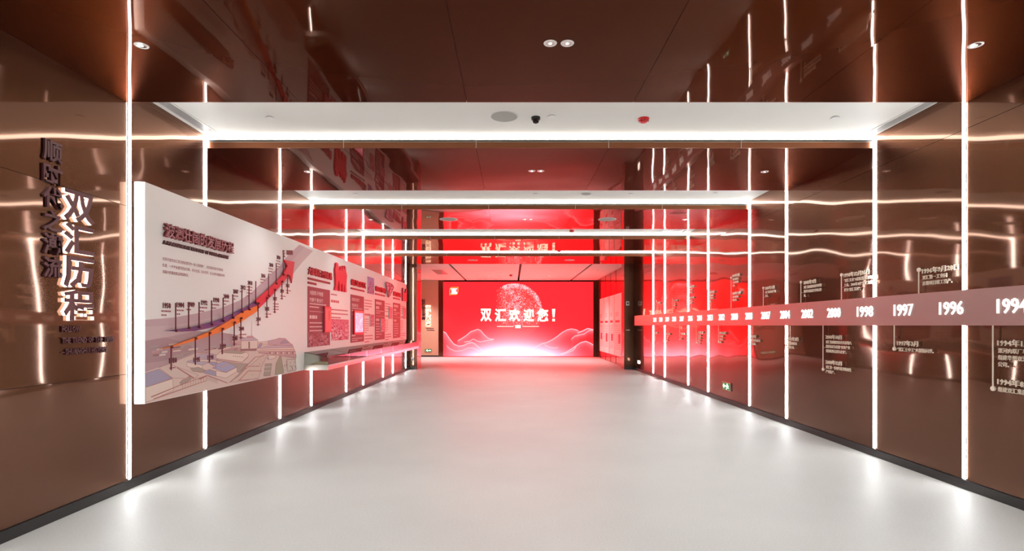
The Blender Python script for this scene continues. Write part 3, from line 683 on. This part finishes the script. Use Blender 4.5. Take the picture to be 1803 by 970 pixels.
# ---------------------------------------------------------------- timeline band and captions on the right wall
bz0, bz1 = 1.300, 1.576
bn = empty('timeline_band', (NX, 8, bz0), 'long brushed steel timeline band with white year numerals along the right wall', 'wall band')
yb = [1.0, 2.56, 3.62, 5.37, 6.4, 8.2, 9.88, 11.05, 12.71, 13.8, 15.46]
for a, b_ in zip(yb[:-1], yb[1:]): box('band_segment', NX, XR-.003, a+.001, b_-.001, bz0, bz1, M_band, bn)
years = [('1994',1757,1811),('1996',1655,1697),('1997',1575,1608.5),('1998',1510,1538),('2000',1457.5,1480.5),('2002',1412,1432),('2004',1374.5,1391),('2007',1341,1356.5),('2008',1313,1325),('2010',1288,1299.5),('2012',1266,1276),
         ('2013',1246,1255),('2014',1228,1236),('2016',1212,1219.5),('2017',1197,1204),('2018',1184,1190.5),('2019',1172,1178),('2020',1161,1166.5),('2021',1150.7,1155.7)]
for s_, a, b_ in years:
    ya, yb_ = PL(a, 0, NX)[1], PL(b_, 0, NX)[1]
    text('year_numeral', s_, 'R', (NX-.0005, ya, 1.386), ya-yb_, .105, M_num, bn, off=.004, depth=.010, res=2)
# (pole px, dot py, text px, [(heading, heading baseline py at text px, [body lines])], above?)
caps = [
 (1619.5, 475, 1624.5, [('1996年9月28日', 481.5, ['双汇第一工业园', '首期项目竣工投产。'])], 1),
 (1483, 484, 1486.5, [('1998年12月10日', 488, ['“双汇实业”A股股票在深交所', '上市，2000年4月“双汇实业”变', '更为“双汇发展”。'])], 1),
 (1411.5, 497, 1415.5, [('2002年9月', 500.5, ['双汇集团被国家外经贸', '部评为食品安全重点企', '业。'])], 1),
 (1345, 507, 1347.7, [('2007年1月', 510, ['双汇集团国有产权', '转让。'])], 1),
 (1288.3, 489, 1290, [('2010年3月', 488, ['双汇集团启动', '上市公司重组', '工作。']), ('2010年11月', 519, ['双汇集团发布', '重组方案。'])], 1),
 (1246.8, 512, 1248.2, [('2013年9月', 517, ['双汇国际成功', '收购美国食品', '公司。'])], 1),
 (1213, 503, 1214.2, [('2016年1月', 507, ['双汇集团', '入选百强。']), ('2016年9月', 526, ['公司产品', '扩大出口。'])], 1),
 (1184.8, 527, 1186, [('2018年1月', 531, ['工业园', '建成投产', '运营。'])], 1),
 (1156.4, 530, 1157.5, [('2020年9月', 535, ['项目', '开工', '建设。'])], 1),
 (1750.5, 684, 1757.5, [('1994年1月', 608, ['漯河肉联厂与香港华懋集团', '组建华懋双汇实业有限', '公司。']), ('1994年8月', 676, ['组建双汇集团公司。'])], 0),
 (1576.3, 614, 1580.5, [('1997年3月', 607.5, ['“双汇王中王”火腿肠问世。'])], 0),
 (1450.5, 650, 1454.5, [('2000年10月', 596, ['双汇集团被国家农业部等八', '部委认定为首批“农业产业', '化国家重点龙头企业”。']), ('2000年12月', 640, ['双汇第一条现代化冷鲜肉生', '产线投产。'])], 0),
 (1385, 608, 1387, [('2004年9月', 599, ['双汇集团首次', '赴港上市。'])], 0),
 (1320.3, 606, 1322, [('2008年', 594.5, ['双汇商业连锁公司', '成立运营。'])], 0),
 (1266, 602, 1267.2, [('2012年5月', 588, ['双汇集团', '重组工作', '完成。'])], 0),
 (1226.9, 603, 1229.3, [('2014年8月', 587, ['万洲国际', '香港联交', '所上市', '交易。'])], 0),
 (1197.3, 597, 1198.8, [('2017年1月', 589, ['工厂', '投产。'])], 0),
 (1172.6, 599, 1174, [('2019年8月', 589, ['工厂升级', '改造', '完成。'])], 0),
 (1151, 597, 1152.3, [('2021年1月', 587, ['新厂', '投产。'])], 0)]
cnt = [0, 0]
for px, dy, tx, ents, ab in caps:
    y = PL(px, 0, WX)[1]; zd = PL(px, dy, WX)[2]; zb = bz1 if ab else bz0; yt = PL(tx, 0, WX)[1]
    d_ = ents[0][0]; nm = 'timeline_caption'
    ab = int(ab); k_ = cnt[ab]; cnt[ab] += 1; wd_ = ['nearest', 'second', 'third', 'fourth', 'fifth', 'sixth', 'seventh', 'eighth', 'ninth', 'farthest'][k_]
    if ab and k_ == 8: wd_ = 'farthest'
    lab = '%s cream caption %s the timeline band counted from the camera, dated %s' % (wd_, 'above' if ab else 'below', d_)
    r = empty(nm, (WX, y, zd), lab, 'caption', 'timeline captions on the right wall')
    mb = MB(); x = WX-.012; mb.box(x, x+.006, y-.0045, y+.0045, min(zd, zb), max(zd, zb)); mb.build('pole', M_cream, r)
    mb = MB(); mb.lathe([(.012, -.004), (.018, -.002), (.018, .010), (.012, .012)], (x, y, zd), 18, axis='x'); mb.build('dot', M_cream, r)
    mb = MB(); mb.box(x+.006, XR, y-.003, y+.003, zd-.003, zd+.003); mb.box(x+.006, XR, y-.003, y+.003, (zd+zb)/2-.003, (zd+zb)/2+.003); mb.build('wall_pin', M_steel, r)
    for hd, by, body in ents:
        z0 = PL(tx, by, WX)[2]
        a, _f = glyphs(hd, .018, .5, 1); wd = (a[:,0].max()-a[:,0].min())*.054
        text('heading', hd, 'R', (WX, yt, z0-.006), wd*1.14, .052, M_cream, r, off=.010, depth=.008)
        text('body_text', '', 'R', (WX, yt, z0-.052), .0385, .0505, M_cream, r, off=.002, depth=.005, lines=body)

# ---------------------------------------------------------------- exit signs, switches
def exit_sign(side, o, w_, h_, label, left=True):
    u, v, n = AX[side]; o = Vector(o); r = empty('exit_sign', o, label, 'exit sign')
    def pp(pts, d0, d, name, m):
        mb = MB()
        for q_ in pts: mb.prism([o+u*(a*w_)+v*(b_*h_)+n*d0 for a, b_ in q_], n*d)
        mb.build(name, m, r)
    pp([[(0,0),(1,0),(1,1),(0,1)]], 0, .02, 'housing', M_steel)
    pp([[(.05,.07),(.93,.07),(.93,.93),(.05,.93)]], .02, .002, 'sign_face', mat('exit_dark', (30,120,60), .4, emit=(20,120,50), es=.5))
    f = lambda q_: [(a if left else 1-a, b_) for a, b_ in q_]
    pp([f([(.08,.5),(.24,.8),(.24,.6),(.42,.6),(.42,.4),(.24,.4),(.24,.2)])], .022, .002, 'arrow', M_gface)
    man = [[(.60,.72),(.68,.72),(.68,.86),(.60,.86)], [(.55,.42),(.68,.38),(.72,.68),(.60,.70)], [(.58,.42),(.50,.14),(.56,.12),(.65,.40)], [(.64,.40),(.78,.26),(.82,.32),(.69,.46)], [(.60,.66),(.48,.52),(.51,.46),(.63,.60)], [(.70,.66),(.82,.54),(.80,.48),(.68,.58)]]
    pp([f(q_) for q_ in man], .022, .002, 'running_figure', M_gface)
yy = PL(1274, 0, XR)[1]
exit_sign('R', (XR, yy, .215), .33, .135, 'small green exit sign low on the right wall under the years 2010 and 2012')
x0, _, z0 = PF(748, 619.5, 22.4); exit_sign('F', (x0, 22.4, z0), .28, .12, 'small green exit sign low on the tan wall left of the screen', False)
o = box('floor_lamp_plate', XR-.012, XR, PL(1126.5,0,XR)[1], PL(1123.5,0,XR)[1], .22, .30, M_lens, None, (XR, 15, .15)); tag(o, 'tiny lit square guide light low on the right wall by the far column', 'light'); o.name = 'guide_light'
def plate(name, x, z, w_, h_, label, cat, m=M_white):
    r = box(name, x-w_/2, x+w_/2, 15.985, 16.0, z-h_/2, z+h_/2, m, None, (x, 16, z)); tag(r, label, cat)
    box('button', x-w_/4, x+w_/4, 15.98, 15.985, z-h_/4, z+h_/4, M_black, r)
plate('wall_switch', 3.42, 1.955, .09, .12, 'white square control plate high on the far right column', 'switch')
plate('wall_socket', -2.95, .30, .07, .10, 'small white socket low on the far left column', 'socket')
r = empty('door_lever', (3.42, 15.99, 1.165), 'small steel lever on the far right column', 'handle')
MB().box(3.36, 3.47, 15.955, 15.967, 1.155, 1.172).build('lever', M_steel, r); MB().box(3.45, 3.475, 15.967, 16.0, 1.15, 1.178).build('rose', M_steel, r)

# tan wall lettering beside the screen
r = empty('wall_lettering', (-3.6, 22.4, 1.6), 'six small dark Chinese characters in a column on the tan far wall', 'wall sign')
for k, ch in enumerate('树行业之丰碑'):
    x0, _, z0 = PF(742.6, 532.2+k*6.2, 22.4); text('character', ch, 'F', (x0, 22.4, z0), .15, .135, M_letter, r, off=.03, depth=.02)
r = empty('wall_lettering', (-3.45, 22.4, 1.3), 'four glowing Chinese characters on the tan far wall left of the screen', 'wall sign')
for k, ch in enumerate('双汇风采'):
    x0, _, z0 = PF(750.2, 546+k*9.4, 22.4); g = text('character', ch, 'F', (x0, 22.365, z0), .185, .18, M_letter, r, off=.016, depth=.006, res=2)
    text('glowing_halo', ch, 'F', (x0-.02, 22.4, z0-.02), .225, .22, mat('soft_letter_glow', (255,240,225), .5, emit=(255,236,205), es=1.5), g, off=.05, depth=.033)
r = empty('wall_lettering', (-3.45, 22.4, 1.1), 'two tiny dark lines of text under the glowing characters on the tan wall', 'wall sign')
mb = MB()
for k in range(2):
    x0, _, z0 = PF(750+k*1.5, 579+k*3.2, 22.4)
    for j in range(13): mb.box(x0+j*.025, x0+j*.025+.019, 22.394, 22.4, z0, z0+.035)
mb.build('text_line', M_letter, r)

# tall text panels in the far bay
tp = [(17.10,18.19),(18.27,19.15),(19.25,20.19),(20.29,21.28)]
for k, (a, b_) in enumerate(tp):
    r = empty('text_panel', (3.47, (a+b_)/2, .3), '%s tall pale info panel on the right wall of the far bay' % ['nearest', 'second nearest', 'second farthest', 'farthest'][k], 'info panel', 'tall info panels in the far bay')
    box('panel_board', 3.45, 3.485, a, b_, .30, 2.34, M_board, r); X = 3.449
    def bar(n_, y0, y1, z0, z1, m): box(n_, X-.002, X, y0, y1, z0, z1, m, r)
    bar('heading_bar', a+.25, b_-.15, 1.40, 1.47, M_ttl); bar('photo', a+.12+.1*k, a+.45+.1*k, .72+.06*(k % 2), 1.02, M_photo)
    m = MB()
    for j in range(14): m.box(X-.002, X, a+.12, b_-.1, 1.30-j*.06, 1.315-j*.06)
    for j in range(3): m.box(X-.002, X, a+.4, b_-.1, 1.62+j*.05, 1.635+j*.05)
    m.build('print', mat('rose_print', (215,140,145), .5), r)

# ---------------------------------------------------------------- ceiling fittings
def lathe(name, prof, c, m, parent, n=28): return MB().lathe(prof, c, n).build(name, m, parent)
dl = empty('downlight', (0, 0, 0)); lathe('trim_ring', [(.030, -.001), (.040, -.003), (.042, 0)], (0,0,0), M_white, dl)
lathe('reflector', [(.029, -.0012), (.029, -.0014), (.012, -.0030)], (0,0,0), M_chrome, dl, 20); lathe('lens', [(.010, -.0030), (.009, -.0045)], (0,0,0), M_lens, dl, 16)
DL = [(.238,3.378,'left of the pair in the nearest soffit'),(.345,3.378,'right of the pair in the nearest soffit'),(-2.34,3.405,'near the left end of the nearest soffit'),(2.92,3.40,'near the right end of the nearest soffit'),
      (.224,6.17,'left of the pair in the second soffit'),(.325,6.17,'right of the pair in the second soffit'),(-2.35,6.2,'near the left end of the second soffit'),(2.9,6.2,'near the right end of the second soffit'),
      (.21,8.98,'left of the pair in the third soffit'),(.31,8.98,'right of the pair in the third soffit'),(-2.36,9.0,'near the left end of the third soffit'),(2.88,9.0,'near the right end of the third soffit'),
      (-3.4,21.2,'over the tan wall in the far ceiling'),(-.9,20.4,'left of centre in the far ceiling'),(1.4,20.4,'right of centre in the far ceiling'),(2.3,19.6,'over the tall panels in the far ceiling')]
for k, (x, y, s_) in enumerate(DL):
    z = ZS if y < 15 else 3.175
    o = dl if k == 0 else dup(dl, (x, y, z)); o.location = (x, y, z); tag(o, 'small round downlight, ' + s_, 'downlight', 'downlights in the bronze soffits')
for k, (x, y) in enumerate([(.29, 3.378), (-2.34, 3.405), (2.92, 3.4), (.28, 6.17), (-2.35, 6.2), (2.9, 6.2), (.26, 8.98), (-2.36, 9), (2.88, 9), (.26, 11.9), (.26, .5), (-2.3, .5), (2.9, .5), (.26, 14.6), (-3.4, 21.2), (-.9, 20.4), (1.4, 20.4), (2.3, 19.6)]):
    l = bpy.data.lights.new('downlight_beam', 'SPOT'); l.energy = DOWN_W*(9 if y > 21 else 4 if y > 16 else 3 if abs(x) < 1 else 1); l.spot_size = math.radians(110); l.spot_blend = 1; l.shadow_soft_size = .05; l.color = (.98, .99, 1)
    o = bpy.data.objects.new('downlight_beam', l); C.objects.link(o); o.location = (x, y, ZS-.03)
sp = empty('ceiling_speaker', (0, 0, 0)); lathe('rim', [(.118, -.002), (.128, -.004), (.132, 0)], (0,0,0), M_white, sp, 40); lathe('grille', [(.118, -.0045), (.112, -.0055)], (0,0,0), M_grey, sp, 40)
for k, (x, y, z, s_, sc_) in enumerate([(-.072,4.88,ZC,'big round grey speaker in the nearest white ceiling bay',1.),(1.06,7.74,ZC,'round grey speaker in the second white ceiling bay',.6),(-1.06,8.98,ZS,'round pale speaker left in the third bronze soffit',1.15),(1.58,8.98,ZS,'round pale speaker right in the third bronze soffit',1.15),(-1.07,14.6,ZS,'round pale speaker left in the farthest bronze soffit',1.05),(1.55,14.6,ZS,'round pale speaker right in the farthest bronze soffit',1.05)]):
    o = sp if k == 0 else dup(sp, (x, y, z)); o.location = (x, y, z); o.scale = (sc_, sc_, 1); tag(o, s_, 'speaker', 'round ceiling speakers')
dm_ = empty('dome_camera', (.213, 4.9, ZC), 'small black dome camera in the nearest white ceiling bay', 'security camera')
lathe('base', [(.034, -.026), (.041, -.020), (.042, 0)], (.213,4.9,ZC), M_black, dm_); lathe('dome', [(.006, -.058), (.018, -.054), (.027, -.044), (.031, -.026)], (.213,4.9,ZC), mat('dark_dome', (12,12,16), .05), dm_, 24)
fa = empty('smoke_alarm', (0, 0, 0)); lathe('base_ring', [(.050, -.012), (.052, 0)], (0,0,0), M_redpl, fa)
lathe('alarm_body', [(.016, -.040), (.030, -.036), (.036, -.026), (.047, -.020), (.050, -.012)], (0,0,0), M_redpl, fa, 24)
mb = MB()
for k in range(8):
    a = k*math.pi/4; mb.box(.041*math.cos(a)-.005, .041*math.cos(a)+.005, .041*math.sin(a)-.005, .041*math.sin(a)+.005, -.027, -.0215)
mb.build('sensor_slot', M_black, fa)
for k, (x, y, s_) in enumerate([(1.2, 4.93, 'in the nearest white ceiling bay'), (1.18, 10.7, 'in the third white ceiling bay'), (1.18, 13.6, 'in the fourth white ceiling bay')]):
    o = fa if k == 0 else dup(fa, (x, y, ZC)); o.location = (x, y, ZC); tag(o, 'round red smoke alarm ' + s_, 'smoke alarm', 'red smoke alarms')
dc = empty('ceiling_disc', (0,0,0)); lathe('cover', [(.034, -.010), (.038, -.008), (.038, -.005)], (0,0,0), M_white, dc, 24); lathe('neck', [(.030, -.005), (.030, 0)], (0,0,0), M_grey, dc, 20)
for k, (x, y, s_) in enumerate([(.357,4.87,'right of the dome camera'),(-2.2,4.9,'left in the nearest white bay'),(2.93,4.9,'right in the nearest white bay'),(.34,7.74,'middle of the second white bay'),(1.70,7.74,'right of the speaker in the second white bay'),(2.9,7.7,'right end of the second white bay'),(-2.25,7.75,'left end of the second white bay'),(.35,10.6,'middle of the third white bay'),(-2.0,17.6,'left panel of the pink far ceiling'),(-.6,18.5,'second panel of the pink far ceiling'),(1.3,17.9,'third panel of the pink far ceiling'),(2.9,18.3,'right panel of the pink far ceiling')]):
    z = ZC if y < 15 else 3.175
    o = dc if k == 0 else dup(dc, (x, y, z)); o.location = (x, y, z); tag(o, 'small flush white sprinkler cover, ' + s_, 'sprinkler', 'sprinkler covers in the ceiling')
o = empty('smoke_alarm', (-.05, 19.9, 3.175), 'tiny red detector in the pink far ceiling', 'smoke alarm'); lathe('detector_body', [(.02,-.07),(.05,-.05),(.06,-.012),(.06,0)], (-.05,19.9,3.175), M_redpl, o, 16)
def vent(x0, x1, y0, y1, z, label, n=9, cat='air vent'):
    r = empty('air_vent', ((x0+x1)/2, y0, z), label, cat)
    box('duct', x0+.004, x1-.004, y0, y1, z-.0012, z-.0004, M_black, r)
    box('frame', x0-.006, x0+.004, y0, y1, z-.010, z, M_white, r); box('frame', x1-.004, x1+.006, y0, y1, z-.010, z, M_white, r)
    p = (x1-x0)/n
    for k in range(n):
        xx = x0+.004+k*p; box('slat', xx, xx+p*.38, y0, y1, z-.0035, z-.0014, M_white, r)
vent(-3.005, -2.885, 4.30, 5.37, ZC, 'long slatted air vent along the left wall in the nearest white ceiling bay')
vent(3.475, 3.585, 4.30, 5.37, ZC, 'long slatted air vent along the right wall in the nearest white ceiling bay')
vent(3.0, 3.45, 10.0, 11.0, ZC, 'slatted air vent at the right end of the third white ceiling bay')
vent(-2.75, -2.35, 18.2, 19.8, 3.175, 'slatted air slot in the left panel of the pink far ceiling', 6)
